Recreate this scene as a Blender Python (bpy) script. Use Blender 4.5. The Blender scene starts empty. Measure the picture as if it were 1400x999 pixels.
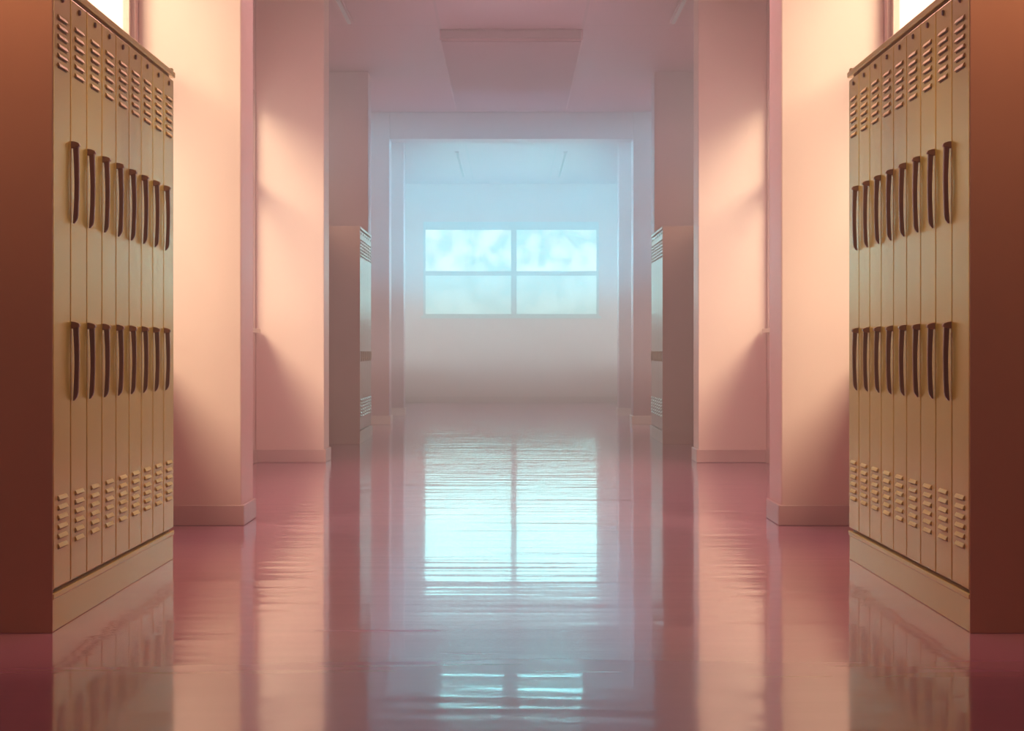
import bpy, bmesh, math, random
from mathutils import Vector, Matrix
random.seed(4)
S = bpy.context.scene
COL = S.collection
S.view_settings.view_transform = 'Standard'
S.view_settings.look = 'None'

# ------------------------------------------------------------------ materials
def new_mat(name):
    m = bpy.data.materials.new(name); m.use_nodes = True
    nt = m.node_tree
    return m, nt, nt.nodes['Principled BSDF'], nt.nodes['Material Output']

def noise_mat(name, c1, c2, rough=.5, metal=0, scale=3.0, stretch=(1, 1, 1), bump=0.0, bscale=80, spec=.5):
    m, nt, b, out = new_mat(name)
    tc = nt.nodes.new('ShaderNodeTexCoord'); mp = nt.nodes.new('ShaderNodeMapping')
    mp.inputs['Scale'].default_value = stretch
    nt.links.new(tc.outputs['Object'], mp.inputs['Vector'])
    n = nt.nodes.new('ShaderNodeTexNoise'); n.inputs['Scale'].default_value = scale; n.inputs['Detail'].default_value = 3
    nt.links.new(mp.outputs[0], n.inputs['Vector'])
    r = nt.nodes.new('ShaderNodeValToRGB')
    r.color_ramp.elements[0].position = .3; r.color_ramp.elements[1].position = .7
    r.color_ramp.elements[0].color = (*c1, 1); r.color_ramp.elements[1].color = (*c2, 1)
    nt.links.new(n.outputs['Fac'], r.inputs[0]); nt.links.new(r.outputs[0], b.inputs['Base Color'])
    b.inputs['Roughness'].default_value = rough; b.inputs['Metallic'].default_value = metal
    b.inputs['Specular IOR Level'].default_value = spec
    if bump:
        n2 = nt.nodes.new('ShaderNodeTexNoise'); n2.inputs['Scale'].default_value = bscale
        nt.links.new(mp.outputs[0], n2.inputs['Vector'])
        bp = nt.nodes.new('ShaderNodeBump'); bp.inputs['Strength'].default_value = bump; bp.inputs['Distance'].default_value = .004
        nt.links.new(n2.outputs['Fac'], bp.inputs['Height']); nt.links.new(bp.outputs[0], b.inputs['Normal'])
    return m

M = {}
M['wall'] = noise_mat('peach_paint', (.72, .44, .43), (.77, .49, .47), rough=.42, scale=1.2, bump=.05)
M['pier'] = noise_mat('pier_paint', (.79, .50, .46), (.84, .55, .51), rough=.4, scale=1.1, bump=.05)
M['farpier'] = noise_mat('dimmed_pier_paint', (.40, .16, .195), (.45, .19, .225), rough=.45, scale=1.1, bump=.05)  # pier paint darkened to dim the far piers under the window light
M['base'] = noise_mat('baseboard_paint', (.62, .36, .35), (.67, .40, .38), rough=.35, scale=4)
M['locker'] = noise_mat('locker_enamel', (.68, .45, .07), (.73, .49, .09), rough=.2, metal=.48, scale=1.5, bump=.03, bscale=200)
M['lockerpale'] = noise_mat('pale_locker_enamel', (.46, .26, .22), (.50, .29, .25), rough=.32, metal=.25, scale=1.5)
M['body'] = noise_mat('locker_body_enamel', (.25, .12, .07), (.29, .14, .08), rough=.4, metal=.2, scale=1.5)
M['endpanel'] = noise_mat('locker_end_enamel', (.43, .19, .11), (.48, .215, .125), rough=.42, metal=.1, scale=1.5)  # dimmer light on the locker ends put into a browner enamel
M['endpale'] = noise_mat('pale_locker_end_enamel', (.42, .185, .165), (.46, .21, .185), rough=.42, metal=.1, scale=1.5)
M['vent'] = noise_mat('louver_enamel', (.62, .40, .09), (.67, .44, .11), rough=.4, metal=.3, scale=5)
M['slot'] = noise_mat('louver_shadow_gap', (.17, .09, .045), (.20, .11, .055), rough=.7, scale=5)
M['handle'] = noise_mat('dark_bronze', (.20, .08, .06), (.25, .105, .075), rough=.2, metal=.55, scale=12)
M['bracket'] = noise_mat('bronze_bracket', (.30, .15, .085), (.35, .18, .105), rough=.3, metal=.6, scale=20)
M['latch'] = noise_mat('pale_brass_latch', (.50, .34, .22), (.56, .38, .25), rough=.35, metal=.5, scale=20)
M['frame'] = noise_mat('window_frame_paint', (.48, .60, .60), (.52, .64, .64), rough=.5, scale=4)
M['wframe'] = noise_mat('side_window_frame_paint', (.66, .46, .40), (.72, .51, .45), rough=.4, scale=4)
M['metal'] = noise_mat('light_housing', (.34, .12, .16), (.38, .14, .18), rough=.5, scale=3)
M['under'] = noise_mat('fixture_underside', (.25, .065, .10), (.28, .075, .115), rough=.7, scale=3, spec=.2)
M['dark'] = noise_mat('dark_reveal', (.20, .07, .095), (.23, .09, .11), rough=.6, scale=3)

def ceiling_mat():
    m, nt, b, out = new_mat('ceiling_tiles')
    tc = nt.nodes.new('ShaderNodeTexCoord')
    br = nt.nodes.new('ShaderNodeTexBrick'); br.offset = 0
    br.inputs['Scale'].default_value = 1; br.inputs['Brick Width'].default_value = 1.3; br.inputs['Row Height'].default_value = 1.5
    br.inputs['Mortar Size'].default_value = .014
    br.inputs['Color1'].default_value = (.34, .085, .135, 1); br.inputs['Color2'].default_value = (.33, .08, .13, 1)
    br.inputs['Mortar'].default_value = (.25, .06, .095, 1)
    mp = nt.nodes.new('ShaderNodeMapping'); mp.inputs['Location'].default_value = (.65, 0, 0)
    nt.links.new(tc.outputs['Object'], mp.inputs[0]); nt.links.new(mp.outputs[0], br.inputs['Vector'])
    nt.links.new(br.outputs['Color'], b.inputs['Base Color']); b.inputs['Roughness'].default_value = .55
    return m
M['ceiling'] = ceiling_mat()

def floor_mat():
    m, nt, b, out = new_mat('polished_pink_floor')
    tc = nt.nodes.new('ShaderNodeTexCoord')
    n = nt.nodes.new('ShaderNodeTexNoise'); n.inputs['Scale'].default_value = .6; n.inputs['Detail'].default_value = 4
    nt.links.new(tc.outputs['Object'], n.inputs['Vector'])
    r = nt.nodes.new('ShaderNodeValToRGB')
    r.color_ramp.elements[0].position = .3; r.color_ramp.elements[1].position = .7
    r.color_ramp.elements[0].color = (.51, .185, .30, 1); r.color_ramp.elements[1].color = (.56, .215, .33, 1)
    nt.links.new(n.outputs['Fac'], r.inputs[0]); nt.links.new(r.outputs[0], b.inputs['Base Color'])
    b.inputs['Roughness'].default_value = .13; b.inputs['Specular IOR Level'].default_value = .42
    b.inputs['Coat Weight'].default_value = .5; b.inputs['Coat Roughness'].default_value = .04
    def ripple(sc):
        mp = nt.nodes.new('ShaderNodeMapping'); mp.inputs['Scale'].default_value = sc
        nt.links.new(tc.outputs['Object'], mp.inputs[0])
        n2 = nt.nodes.new('ShaderNodeTexNoise'); n2.inputs['Scale'].default_value = 1.0; n2.inputs['Detail'].default_value = 2
        nt.links.new(mp.outputs[0], n2.inputs['Vector'])
        return n2
    a = ripple((.6, 2.6, 1)); c = ripple((.6, 6.5, 1))
    # the polish is more uneven deeper into the hallway (smooth, zero-mean, so no seams)
    sx = nt.nodes.new('ShaderNodeSeparateXYZ'); nt.links.new(tc.outputs['Object'], sx.inputs[0])
    mr = nt.nodes.new('ShaderNodeMapRange'); mr.interpolation_type = 'SMOOTHSTEP'
    mr.inputs['From Min'].default_value = 4; mr.inputs['From Max'].default_value = 18
    mr.inputs['To Min'].default_value = .20; mr.inputs['To Max'].default_value = 1.6
    nt.links.new(sx.outputs['Y'], mr.inputs['Value'])
    cs = nt.nodes.new('ShaderNodeMath'); cs.operation = 'SUBTRACT'; cs.inputs[1].default_value = .5
    nt.links.new(c.outputs['Fac'], cs.inputs[0])
    am = nt.nodes.new('ShaderNodeMath'); am.operation = 'MULTIPLY'; am.inputs[1].default_value = .8
    nt.links.new(a.outputs['Fac'], am.inputs[0])
    mu = nt.nodes.new('ShaderNodeMath'); mu.operation = 'MULTIPLY_ADD'
    nt.links.new(cs.outputs[0], mu.inputs[0]); nt.links.new(mr.outputs[0], mu.inputs[1]); nt.links.new(am.outputs[0], mu.inputs[2])
    bp = nt.nodes.new('ShaderNodeBump'); bp.inputs['Strength'].default_value = .35; bp.inputs['Distance'].default_value = .014
    nt.links.new(mu.outputs[0], bp.inputs['Height'])
    nt.links.new(bp.outputs[0], b.inputs['Normal']); nt.links.new(bp.outputs[0], b.inputs['Coat Normal'])
    return m
M['floor'] = floor_mat()

def pane_mat(name, c1, c2, strength, transp, scale):
    m, nt, b, out = new_mat(name); nt.nodes.remove(b)
    tc = nt.nodes.new('ShaderNodeTexCoord')
    n = nt.nodes.new('ShaderNodeTexNoise'); n.inputs['Scale'].default_value = scale; n.inputs['Detail'].default_value = 6
    nt.links.new(tc.outputs['Object'], n.inputs['Vector'])
    r = nt.nodes.new('ShaderNodeValToRGB')
    r.color_ramp.elements[0].position = .40; r.color_ramp.elements[1].position = .60
    r.color_ramp.elements[0].color = (*c1, 1); r.color_ramp.elements[1].color = (*c2, 1)
    nt.links.new(n.outputs['Fac'], r.inputs[0])
    e = nt.nodes.new('ShaderNodeEmission'); e.inputs['Strength'].default_value = strength
    nt.links.new(r.outputs[0], e.inputs['Color'])
    if transp:
        t = nt.nodes.new('ShaderNodeBsdfTransparent'); mx = nt.nodes.new('ShaderNodeMixShader')
        mx.inputs[0].default_value = transp
        nt.links.new(e.outputs[0], mx.inputs[1]); nt.links.new(t.outputs[0], mx.inputs[2]); nt.links.new(mx.outputs[0], out.inputs['Surface'])
    else:
        nt.links.new(e.outputs[0], out.inputs['Surface'])
    return m
M['pane'] = pane_mat('daylit_frosted_glass', (.42, .64, .62), (1.0, 1.0, .98), 2.0, 0, 3.2)
M['pane2'] = pane_mat('daylit_lower_glass', (.48, .70, .71), (.68, .90, .90), 1.7, 0, 3.2)
M['wpane'] = pane_mat('warm_daylit_glass', (1, .84, .66), (1, .92, .78), 3.4, .75, 1.0)
M['gpane'] = pane_mat('golden_glow_glass', (1, .78, .46), (1, .86, .54), 3.4, .75, 1.0)  # golden glow added in unseen panes to put a sheen on the lockers
M['cpane'] = pane_mat('cool_daylit_glass', (.9, .78, .68), (1, .86, .75), 2.4, .75, 1.0)
M['tube'] = pane_mat('fluorescent_diffuser', (.95, .64, .68), (1, .70, .74), .24, 0, 1.0)
M['panel'] = pane_mat('glint_panel_glow', (.28, .88, 1), (.36, .94, 1), 60.0, 0, 1.0)  # strong added glow, for glints on the floor

# ------------------------------------------------------------------ helpers
def box(bm, x0, x1, y0, y1, z0, z1, mi=0):
    if x0 > x1: x0, x1 = x1, x0
    v = [bm.verts.new(p) for p in ((x0,y0,z0),(x1,y0,z0),(x1,y1,z0),(x0,y1,z0),(x0,y0,z1),(x1,y0,z1),(x1,y1,z1),(x0,y1,z1))]
    for f in ((0,3,2,1),(4,5,6,7),(0,1,5,4),(1,2,6,5),(2,3,7,6),(3,0,4,7)):
        bm.faces.new([v[i] for i in f]).material_index = mi

def prism(bm, prof, v0, v1, s, mi=0):
    # prof in (u, z); u points out of the locker face; extruded along y
    a = [bm.verts.new((-s*u, v0, z)) for u, z in prof]; b = [bm.verts.new((-s*u, v1, z)) for u, z in prof]
    n = len(prof)
    bm.faces.new(a).material_index = mi; bm.faces.new(b[::-1]).material_index = mi
    for i in range(n):
        bm.faces.new((a[i], b[i], b[(i+1) % n], a[(i+1) % n])).material_index = mi

def obj(name, bm, mats, parent=None, bevel=0, loc=(0, 0, 0), smooth=False, seg=2):
    bmesh.ops.recalc_face_normals(bm, faces=bm.faces[:])
    me = bpy.data.meshes.new(name); bm.to_mesh(me); bm.free()
    for m in (mats if isinstance(mats, (list, tuple)) else [mats]): me.materials.append(m)
    o = bpy.data.objects.new(name, me); COL.objects.link(o)
    o.location = loc
    if parent: o.parent = parent
    if smooth:
        for p in me.polygons: p.use_smooth = True
    if bevel:
        md = o.modifiers.new('bevel', 'BEVEL'); md.width = bevel; md.segments = seg; md.limit_method = 'ANGLE'
    return o

def tag(o, label, cat, group=None, kind=None):
    o['label'] = label; o['category'] = cat
    if group: o['group'] = group
    if kind: o['kind'] = kind
    return o

def empty(name, loc):
    o = bpy.data.objects.new(name, None); COL.objects.link(o); o.location = loc; o.empty_display_size = .1
    return o

def copy_tree(o, parent=None):
    c = o.copy(); COL.objects.link(c)
    if parent: c.parent = parent
    for ch in o.children: copy_tree(ch, c)
    return c

# ------------------------------------------------------------------ dimensions
H = 3.84; YE = 32.1; Y0 = -4.0
FACE = 1.464; WA = 1.93; WB = 2.07; TH = .12
YSTEP = 9.45

# ------------------------------------------------------------------ shell
bm = bmesh.new(); box(bm, -2.3, 2.3, Y0, YE + .2, -.1, 0); tag(obj('floor', bm, M['floor']), 'polished pink floor mirroring the far window', 'floor', kind='structure')
bm = bmesh.new(); box(bm, -2.3, 2.3, Y0, YE + .2, H, H + .1); tag(obj('ceiling', bm, M['ceiling']), 'dusty pink tiled hallway ceiling', 'ceiling', kind='structure')
bm = bmesh.new(); box(bm, -2.3, 2.3, Y0 - .1, Y0, 0, H); tag(obj('wall_back', bm, M['wall']), 'peach wall closing the hallway behind the viewer', 'wall', kind='structure')

EW = (-1.545, 1.535, 1.516, 3.17)
bm = bmesh.new()
box(bm, -WB, EW[0], YE, YE + .15, 0, H); box(bm, EW[1], WB, YE, YE + .15, 0, H)
box(bm, EW[0], EW[1], YE, YE + .15, 0, EW[2]); box(bm, EW[0], EW[1], YE, YE + .15, EW[3], H)
tag(obj('wall_end', bm, M['wall']), 'hazy end wall around the wide bright window', 'wall', kind='structure')

# side window openings: y0,y1,z0,z1
WIN = [(8.05, 9.38, .95, 3.35), (11.0, 14.74, 1.08, 3.0), (15.8, 18.9, 2.35, 3.74), (19.75, 22.4, .40, 3.74), (23.0, 25.4, .40, 3.74), (26.2, 31.6, .40, 3.74)]
for s, side in ((-1, 'left'), (1, 'right')):
    bm = bmesh.new()
    y = Y0
    def seg(y0, y1, z0, z1):
        if y1 <= YSTEP: box(bm, s*WA, s*(WA + TH + .03), y0, y1, z0, z1)
        elif y0 >= YSTEP: box(bm, s*WB, s*(WB + TH), y0, y1, z0, z1)
        else:
            seg(y0, YSTEP, z0, z1); seg(YSTEP, y1, z0, z1)
    for (a, b, z0, z1) in WIN:
        seg(y, a, 0, H); seg(a, b, 0, z0); seg(a, b, z1, H); y = b
    seg(y, YE, 0, H)
    tag(obj('wall_' + side, bm, M['wall']), 'peach %s side wall with tall windows between piers' % side, 'wall', kind='structure')

# piers
PIER = [(9.45, 9.88, 1.395), (14.8, 15.2, 1.515), (19.23, 19.63, 1.505), (22.5, 22.9, 1.50), (25.5, 25.9, 1.50)]
ORD = ['nearest', 'second', 'third', 'fourth', 'farthest']
n = 0
for s, side in ((-1, 'left'), (1, 'right')):
    bb = bmesh.new()
    for i, (a, b, xi) in enumerate(PIER):
        n += 1
        bm = bmesh.new(); box(bm, s*xi, s*(WA if i == 0 else WB), a, b, 0, H)
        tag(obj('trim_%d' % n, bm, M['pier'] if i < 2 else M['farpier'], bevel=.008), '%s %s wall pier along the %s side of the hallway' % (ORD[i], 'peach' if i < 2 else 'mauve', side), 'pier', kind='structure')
        xo = WA if i == 0 else WB
        t = .016; hb = .106
        box(bb, s*(xi - t), s*xo, a - t, a - .0005, 0, hb); box(bb, s*(xi - t), s*(xi - .0005), a, b, 0, hb)
        box(bb, s*(xi - t), s*xo, b + .0005, b + t, 0, hb)
    edges = [Y0] + [v for p in PIER for v in (p[0], p[1])] + [YE]
    for k in range(1, 6):
        box(bb, s*(WB - .016), s*(WB - .0005), edges[2*k] + .016, edges[2*k + 1] - .016, 0, .106)
    tag(obj('baseboard_' + side, bb, M['base'], bevel=.005), 'dusky pink baseboard along the %s wall and piers' % side, 'baseboard', kind='structure')
bm = bmesh.new(); box(bm, -WB + .02, WB - .02, YE - .016, YE, 0, .106); tag(obj('baseboard_end', bm, M['base'], bevel=.004), 'baseboard under the far window wall', 'baseboard', kind='structure')

bm = bmesh.new(); box(bm, -1.50, 1.50, 22.5, 22.9, 3.51, H)
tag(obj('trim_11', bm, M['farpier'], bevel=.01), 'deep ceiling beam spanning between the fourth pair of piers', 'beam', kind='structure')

# ------------------------------------------------------------------ windows
w = empty('window_1', ((EW[0] + EW[1]) / 2, YE, EW[2])); tag(w, 'wide bright blue-white window at the end of the hallway', 'window', kind='structure')
cx = w.location.x; hw = (EW[1] - EW[0]) / 2; hh = EW[3] - EW[2]
MX0, MX1 = .00, .10
bm = bmesh.new()
box(bm, -hw, -hw + .04, -.01, .12, 0, hh); box(bm, hw - .04, hw, -.01, .12, 0, hh)
box(bm, -hw + .04, hw - .04, -.01, .12, 0, .04); box(bm, -hw + .04, hw - .04, -.01, .12, hh - .14, hh)
box(bm, -hw + .04, hw - .04, -.015, .12, .71, .79)
box(bm, MX0, MX1, -.012, .12, .04, .71); box(bm, MX0, MX1, -.012, .12, .79, hh - .14)
obj('window_frame', bm, M['frame'], w, bevel=.006)
bm = bmesh.new(); box(bm, -hw + .03, hw - .03, .06, .07, .76, hh - .10); obj('upper_pane', bm, M['pane'], w)
bm = bmesh.new(); box(bm, -hw + .03, hw - .03, .06, .07, .03, .76); obj('lower_pane', bm, M['pane2'], w)
bm = bmesh.new(); box(bm, -hw - .04, hw + .04, -.05, -.011, -.04, .0); obj('sill', bm, M['frame'], w, bevel=.006)

wn = 1
for s, side in ((-1, 'left'), (1, 'right')):
    for i, (a, b, z0, z1) in enumerate(WIN):
        wn += 1
        X = WA if i == 0 else WB
        loc = ['beside the nearest lockers', 'between the nearest and second piers', 'above the distant lockers', 'between the third and fourth piers',
               'between the fourth and farthest piers', 'just before the end wall'][i]
        w = empty('window_%d' % wn, (s*X, (a + b)/2, z0)); tag(w, 'tall %s side window %s' % (side, loc), 'window', kind='structure')
        L = (b - a)/2; h = z1 - z0; t = .05
        bm = bmesh.new()
        x0, x1 = s*.02, s*.09
        box(bm, x0, x1, -L, -L + t, 0, h); box(bm, x0, x1, L - t, L, 0, h)
        box(bm, x0, x1, -L + t, L - t, 0, t); box(bm, x0, x1, -L + t, L - t, h - t, h)
        box(bm, x0, x1, -L + t, L - t, h*.62, h*.62 + .05)
        if L > 1: box(bm, x0, x1, -.025, .025, t, h*.62); box(bm, x0, x1, -.025, .025, h*.62 + .05, h - t)
        obj('window_frame', bm, M['wframe'], w)
        bm = bmesh.new(); box(bm, s*.05, s*.056, -L + .03, L - .03, .03, h - .03)
        obj('pane', bm, M[('wpane', 'wpane', 'wpane', 'gpane', 'gpane', 'cpane')[i]], w)
        bm = bmesh.new(); box(bm, -s*.05, s*.0, -L, L, -.035, 0); obj('sill', bm, M['wframe'], w, bevel=.005)

# ------------------------------------------------------------------ lockers
W = .232; ZP = .125; ZT = 2.085; DEP = .455

def louvers(bm, s, zs, half, d=.0075):
    for z in zs:
        prism(bm, [(-.001, z), (d*.55, z - .006), (d, z - .014), (d - .002, z - .016), (-.001, z - .012)], -half, half, s, 0)
        box(bm, 0, -s*.0012, -half, half, z - .020, z - .0125, 1)

def handle_bm(s, zt, zb):
    bm = bmesh.new()
    N = 20; out = []; inn = []
    for i in range(N + 1):
        t = i / N; z = zt + (zb - zt)*t
        uo = .0225 + .003*math.sin(math.pi*min(1, t*1.05)) - .002*t
        if t > .9: uo -= .012*((t - .9)/.1)**2
        ui = .004 + .005*math.sin(math.pi*t)
        out.append((uo, z)); inn.append((ui, z))
    prism(bm, out + inn[::-1], -.007, .007, s)
    return bm

def make_locker(s, style):
    r = empty('locker', (0, 0, 0))
    bm = bmesh.new(); box(bm, s*.021, s*DEP, -W/2 + .0004, W/2 - .0004, ZP, ZT); obj('body', bm, M['body'], r, bevel=.002)
    bm = bmesh.new()
    e = W/2 - .0042; z0 = ZP + .012; z1 = ZT - .012
    box(bm, 0, s*.0205, -e, e, z0, z1)
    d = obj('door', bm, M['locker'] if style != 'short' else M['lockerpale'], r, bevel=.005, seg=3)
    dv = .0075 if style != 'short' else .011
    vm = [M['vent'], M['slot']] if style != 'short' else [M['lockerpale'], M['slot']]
    bm = bmesh.new(); louvers(bm, s, [1.990 - .031*k for k in range(6)], .056, dv); obj('vent', bm, vm, d)
    bm = bmesh.new(); louvers(bm, s, [.435 - .031*k for k in range(6)], .056, dv); obj('vent', bm, vm, d)
    bm = bmesh.new()
    bmesh.ops.create_cone(bm, cap_ends=True, segments=20, radius1=.011, radius2=.009, depth=.006, matrix=Matrix.Translation((-s*.003, 0, 2.045)) @ Matrix.Rotation(-s*math.pi/2, 4, 'Y'))
    obj('lock_button', bm, M['handle'], d)
    v = -W/2 + .018
    if style == 'long':
        for zt, zb in ((1.585, 1.325), (.985, .735)):
            obj('handle', handle_bm(s, zt, zb), M['handle'], d, bevel=.005, loc=(0, v, 0), seg=3)
            bm = bmesh.new()
            prism(bm, [(-.001, zt - .010), (.023, zt - .006), (.028, zt + .000), (.025, zt + .008), (.012, zt + .013), (-.001, zt + .015)], -.0105, .0105, s)
            obj('handle_bracket', bm, M['bracket'], d, bevel=.003, loc=(0, v, 0), seg=3)
    elif style == 'short':
        obj('handle', handle_bm(s, .90, .80), M['latch'], d, bevel=.004, loc=(0, v, 0), seg=3)
    return r

NUM = ['first', 'second', 'third', 'fourth', 'fifth', 'sixth', 'seventh', 'eighth', 'ninth']
for s, side in ((-1, 'left'), (1, 'right')):
    plain = make_locker(s, 'none'); full = make_locker(s, 'long'); short = make_locker(s, 'short')
    for bank, (yb, cnt, dist) in enumerate(((5.844, 9, 'near'), (17.7, 6, 'distant'))):
        tone = 'golden tan' if bank == 0 else 'pinkish tan'
        for k in range(cnt):
            if bank == 0: o = plain if k == 0 else full if k == 1 else copy_tree(full)
            else: o = short if k == 0 else copy_tree(short)
            o.location = (s*FACE, yb + W*(k + .5), 0)
            if bank == 0 and k == 0: lab = 'handleless golden tan metal locker at the front end of the %s near row' % side
            elif k == cnt - 1: lab = '%s metal locker at the far end of the %s %s row' % (tone, side, dist)
            else: lab = '%s %s metal locker from the front end of the %s %s row' % (NUM[k], tone, side, dist)
            tag(o, lab, 'locker', '%s %s row of metal lockers' % (dist, side))
        L = cnt*W
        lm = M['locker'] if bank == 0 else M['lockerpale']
        p = empty('locker_plinth', (s*FACE, yb + L/2, 0)); tag(p, 'long %s plinth under the %s %s row of lockers' % (tone, side, dist), 'plinth')
        bm = bmesh.new(); box(bm, s*.003, s*DEP, -L/2, L/2, 0, ZP - .02); obj('base', bm, lm, p, bevel=.003)
        bm = bmesh.new(); box(bm, -s*.002, s*DEP, -L/2, L/2, ZP - .02, ZP); obj('moulding', bm, lm, p, bevel=.004)
        c = empty('locker_top_cap', (s*FACE, yb + L/2, ZT)); tag(c, 'flat %s metal cap along the top of the %s %s row of lockers' % (tone, side, dist), 'cap')
        bm = bmesh.new(); box(bm, -s*.005, s*DEP, -L/2, L/2 + .012, 0, .025); obj('cap_board', bm, lm, c, bevel=.004)
        bm = bmesh.new(); box(bm, -s*.003, s*.012, L/2 - .05, L/2 - .02, .025, .036); obj('cap_clip', bm, lm, c, bevel=.003)
        bm = bmesh.new(); box(bm, 0, s*DEP, -.010, -.0005, 0, ZT + .025)
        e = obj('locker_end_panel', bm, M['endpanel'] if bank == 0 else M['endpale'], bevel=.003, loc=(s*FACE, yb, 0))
        tag(e, 'plain %s panel closing the front end of the %s %s lockers' % ('reddish brown' if bank == 0 else 'mauve brown', side, dist), 'end panel')

# ------------------------------------------------------------------ ceiling lights
def strip(x, y0, y1, label, grp):
    r = empty('ceiling_light', (x, (y0 + y1)/2, H)); tag(r, label, 'ceiling light', grp)
    L = (y1 - y0)/2
    bm = bmesh.new(); box(bm, -.03, .03, -L, L, -.02, 0); obj('housing', bm, M['metal'], r, bevel=.004)
    bm = bmesh.new(); box(bm, -.016, .016, -L + .03, L - .03, -.032, -.0205); obj('diffuser', bm, M['tube'], r, bevel=.005)
for s, side in ((-1, 'left'), (1, 'right')):
    strip(s*1.44, 13.0, 16.3, 'slim fluorescent strip by the top of the second %s pier' % side, 'near ceiling strip lights')
    strip(s*.80, 26.9, 30.6, 'slim fluorescent strip on the %s beyond the ceiling beam' % side, 'far ceiling strip lights')
    for y0, y1, wh in ((23.9, 24.15, 'just behind the ceiling beam'), (25.12, 25.38, 'between the farthest piers')):  # panels added behind the beam for their glints on the floor
        r = empty('glint_panel', (s*.54, (y0 + y1)/2, H)); tag(r, 'added flush glow panel on the %s %s' % (side, wh), 'ceiling light', 'added glow panels past the beam')
        L = (y1 - y0)/2
        bm = bmesh.new()
        box(bm, -.48, -.44, -L, L, -.02, 0); box(bm, .44, .48, -L, L, -.02, 0); box(bm, -.44, .44, -L, -L + .03, -.02, 0); box(bm, -.44, .44, L - .03, L, -.02, 0)
        obj('rim', bm, M['metal'], r)
        bm = bmesh.new(); box(bm, -.44, .44, -L + .03, L - .03, -.014, -.002); obj('diffuser', bm, M['panel'], r)
r = empty('ceiling_fixture', (0, 19.1, H)); tag(r, 'broad boxed ceiling fixture with a dark front edge', 'ceiling fixture')
bm = bmesh.new(); box(bm, -.655, .655, -2.4, 2.4, -.10, 0); obj('box', bm, M['metal'], r, bevel=.006)
bm = bmesh.new(); box(bm, -.64, .64, -2.43, -2.401, -.085, -.012); obj('grille', bm, M['dark'], r, bevel=.004)
bm = bmesh.new(); box(bm, -.64, .64, -2.38, 2.38, -.112, -.1005); obj('panel', bm, M['under'], r, bevel=.004)

# ------------------------------------------------------------------ lights
def look(o, d): o.rotation_euler = Vector(d).to_track_quat('-Z', 'Y').to_euler()
def spot(name, tgt, d, dist, e, col, ang=50, rad=1.7, blend=.5):
    l = bpy.data.lights.new(name, 'SPOT'); l.energy = e; l.color = col; l.spot_size = math.radians(ang); l.spot_blend = blend; l.shadow_soft_size = rad
    o = bpy.data.objects.new(name, l); COL.objects.link(o)
    d = Vector(d).normalized(); o.location = Vector(tgt) - d*dist; look(o, d)
def area(name, loc, d, sx, sy, e, col, spread=180):
    l = bpy.data.lights.new(name, 'AREA'); l.shape = 'RECTANGLE'; l.size = sx; l.size_y = sy; l.energy = e; l.color = col; l.spread = math.radians(spread)
    o = bpy.data.objects.new(name, l); COL.objects.link(o); o.location = loc; look(o, d)
WARM = (1, .88, .57); BEAM = (.18, .72, 1); LOW = (.62, .82, .86)
for s in (-1, 1):
    spot('sunlight', (s*WA, 8.95, 2.0), (-s, 1.5, -1.2), 7, 11000, WARM)
    spot('sunlight', (s*WB, 14.2, 1.9), (-s, 1.5, -1.2), 7, 7800, WARM)
    spot('sunlight', (s*WB, 18.5, 2.8), (-s, 1.5, -1.2), 7, 1400, (1, .50, .50))
    area('daylight', (s*(WB + .5), 29.0, 2.1), (-s, 0, -.7), 4.4, 2.0, 75, (1, .55, .52))  # added pink lamp washing the lower end wall
    # added cool lamps aimed level across the hallway to make the haze glow
    area('haze_lamp', (s*(WB + .5), 17.4, 3.1), (-s, 0, 0), 2.8, 1.1, 22, BEAM, 20)
    area('haze_lamp', (s*(WB + .5), 21.05, 2.65), (-s, 0, 0), 2.3, 1.9, 310, BEAM, 26)
    area('haze_lamp', (s*(WB + .5), 24.2, 2.65), (-s, 0, 0), 2.1, 1.9, 290, BEAM, 26)
    area('haze_lamp', (s*(WB + .5), 28.9, 2.65), (-s, 0, 0), 5.0, 1.9, 410, BEAM, 26)
    area('haze_lamp', (s*(WB + .5), 21.05, 1.2), (-s, 0, 0), 2.3, 1.0, 50, LOW, 26)
    area('haze_lamp', (s*(WB + .5), 24.2, 1.2), (-s, 0, 0), 2.1, 1.0, 60, LOW, 26)
    area('haze_lamp', (s*(WB + .5), 28.9, 1.2), (-s, 0, 0), 5.0, 1.0, 140, LOW, 26)
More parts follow.
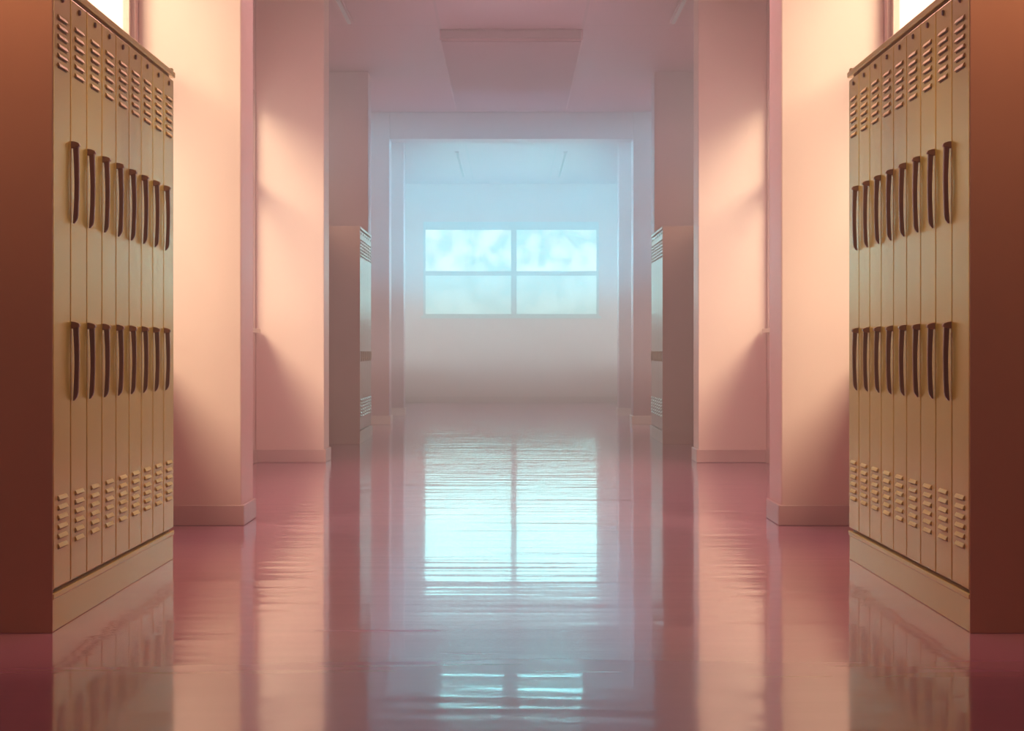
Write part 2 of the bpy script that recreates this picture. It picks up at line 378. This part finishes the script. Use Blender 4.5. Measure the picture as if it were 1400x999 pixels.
# daylight entering through each pane of the end window
for xa, xb in ((-hw + .04, MX0), (MX1, hw - .04)):
    area('window_daylight', (cx + (xa + xb)/2, YE - .04, EW[2] + 1.155), (0, -1, 0), xb - xa, .70, 19, (.38, .96, 1))
    area('window_daylight', (cx + (xa + xb)/2, YE - .04, EW[2] + .38), (0, -1, 0), xb - xa, .66, 18, (.42, .96, .99))
area('hall_fill', (0, -2.5, 2.9), (0, 1, -.05), 3.2, 1.2, 27, (1, .50, .60))
area('overhead_fill', (0, 7.9, 3.75), (0, .25, -1), 1.2, 1.6, 42, (1, .66, .56))  # unseen lamp added overhead to brighten the nearest pier fronts
area('overhead_fill', (0, 11.5, 3.75), (0, 0, -1), 1.6, 2.4, 115, (1, .55, .59))  # added overhead out of view, filling the shadows with pink
for s in (-1, 1):
    spot('locker_fill', (s*1.60, 5.84, 1.9), (0, .55, -1.0), 1.25, 100, (1, .66, .40), 72, .12)  # unseen spot added to brighten the tops of the end panels
    for yy, en in ((6.3, 180), (7.5, 255)):
        d = Vector((s*1.46, .15, -2.85)); spot('locker_fill', Vector((0, yy, 3.75)) + d, d, d.length, en, (1, .84, .34), 32, .10, 1.0)  # spots added out of view to pool golden light on the doors

# ------------------------------------------------------------------ world haze
wd = bpy.data.worlds.new('haze'); S.world = wd; wd.use_nodes = True
nt = wd.node_tree
nt.nodes['Background'].inputs['Color'].default_value = (.8, .7, .65, 1); nt.nodes['Background'].inputs['Strength'].default_value = .5
vs = nt.nodes.new('ShaderNodeVolumeScatter'); vs.inputs['Density'].default_value = .047; vs.inputs['Anisotropy'].default_value = .2
vs.inputs['Color'].default_value = (1, .91, .94, 1)
nt.links.new(vs.outputs[0], nt.nodes['World Output'].inputs['Volume'])

# ------------------------------------------------------------------ camera
cd = bpy.data.cameras.new('camera'); cam = bpy.data.objects.new('camera', cd); COL.objects.link(cam)
cam.location = (0, 0, .9); cam.rotation_euler = (math.radians(90), 0, 0)
cd.sensor_width = 36; cd.lens = 2500/1400*36; cd.shift_x = 1/1400; cd.shift_y = -19.5/1400
cd.clip_start = .05; cd.clip_end = 200
S.camera = cam
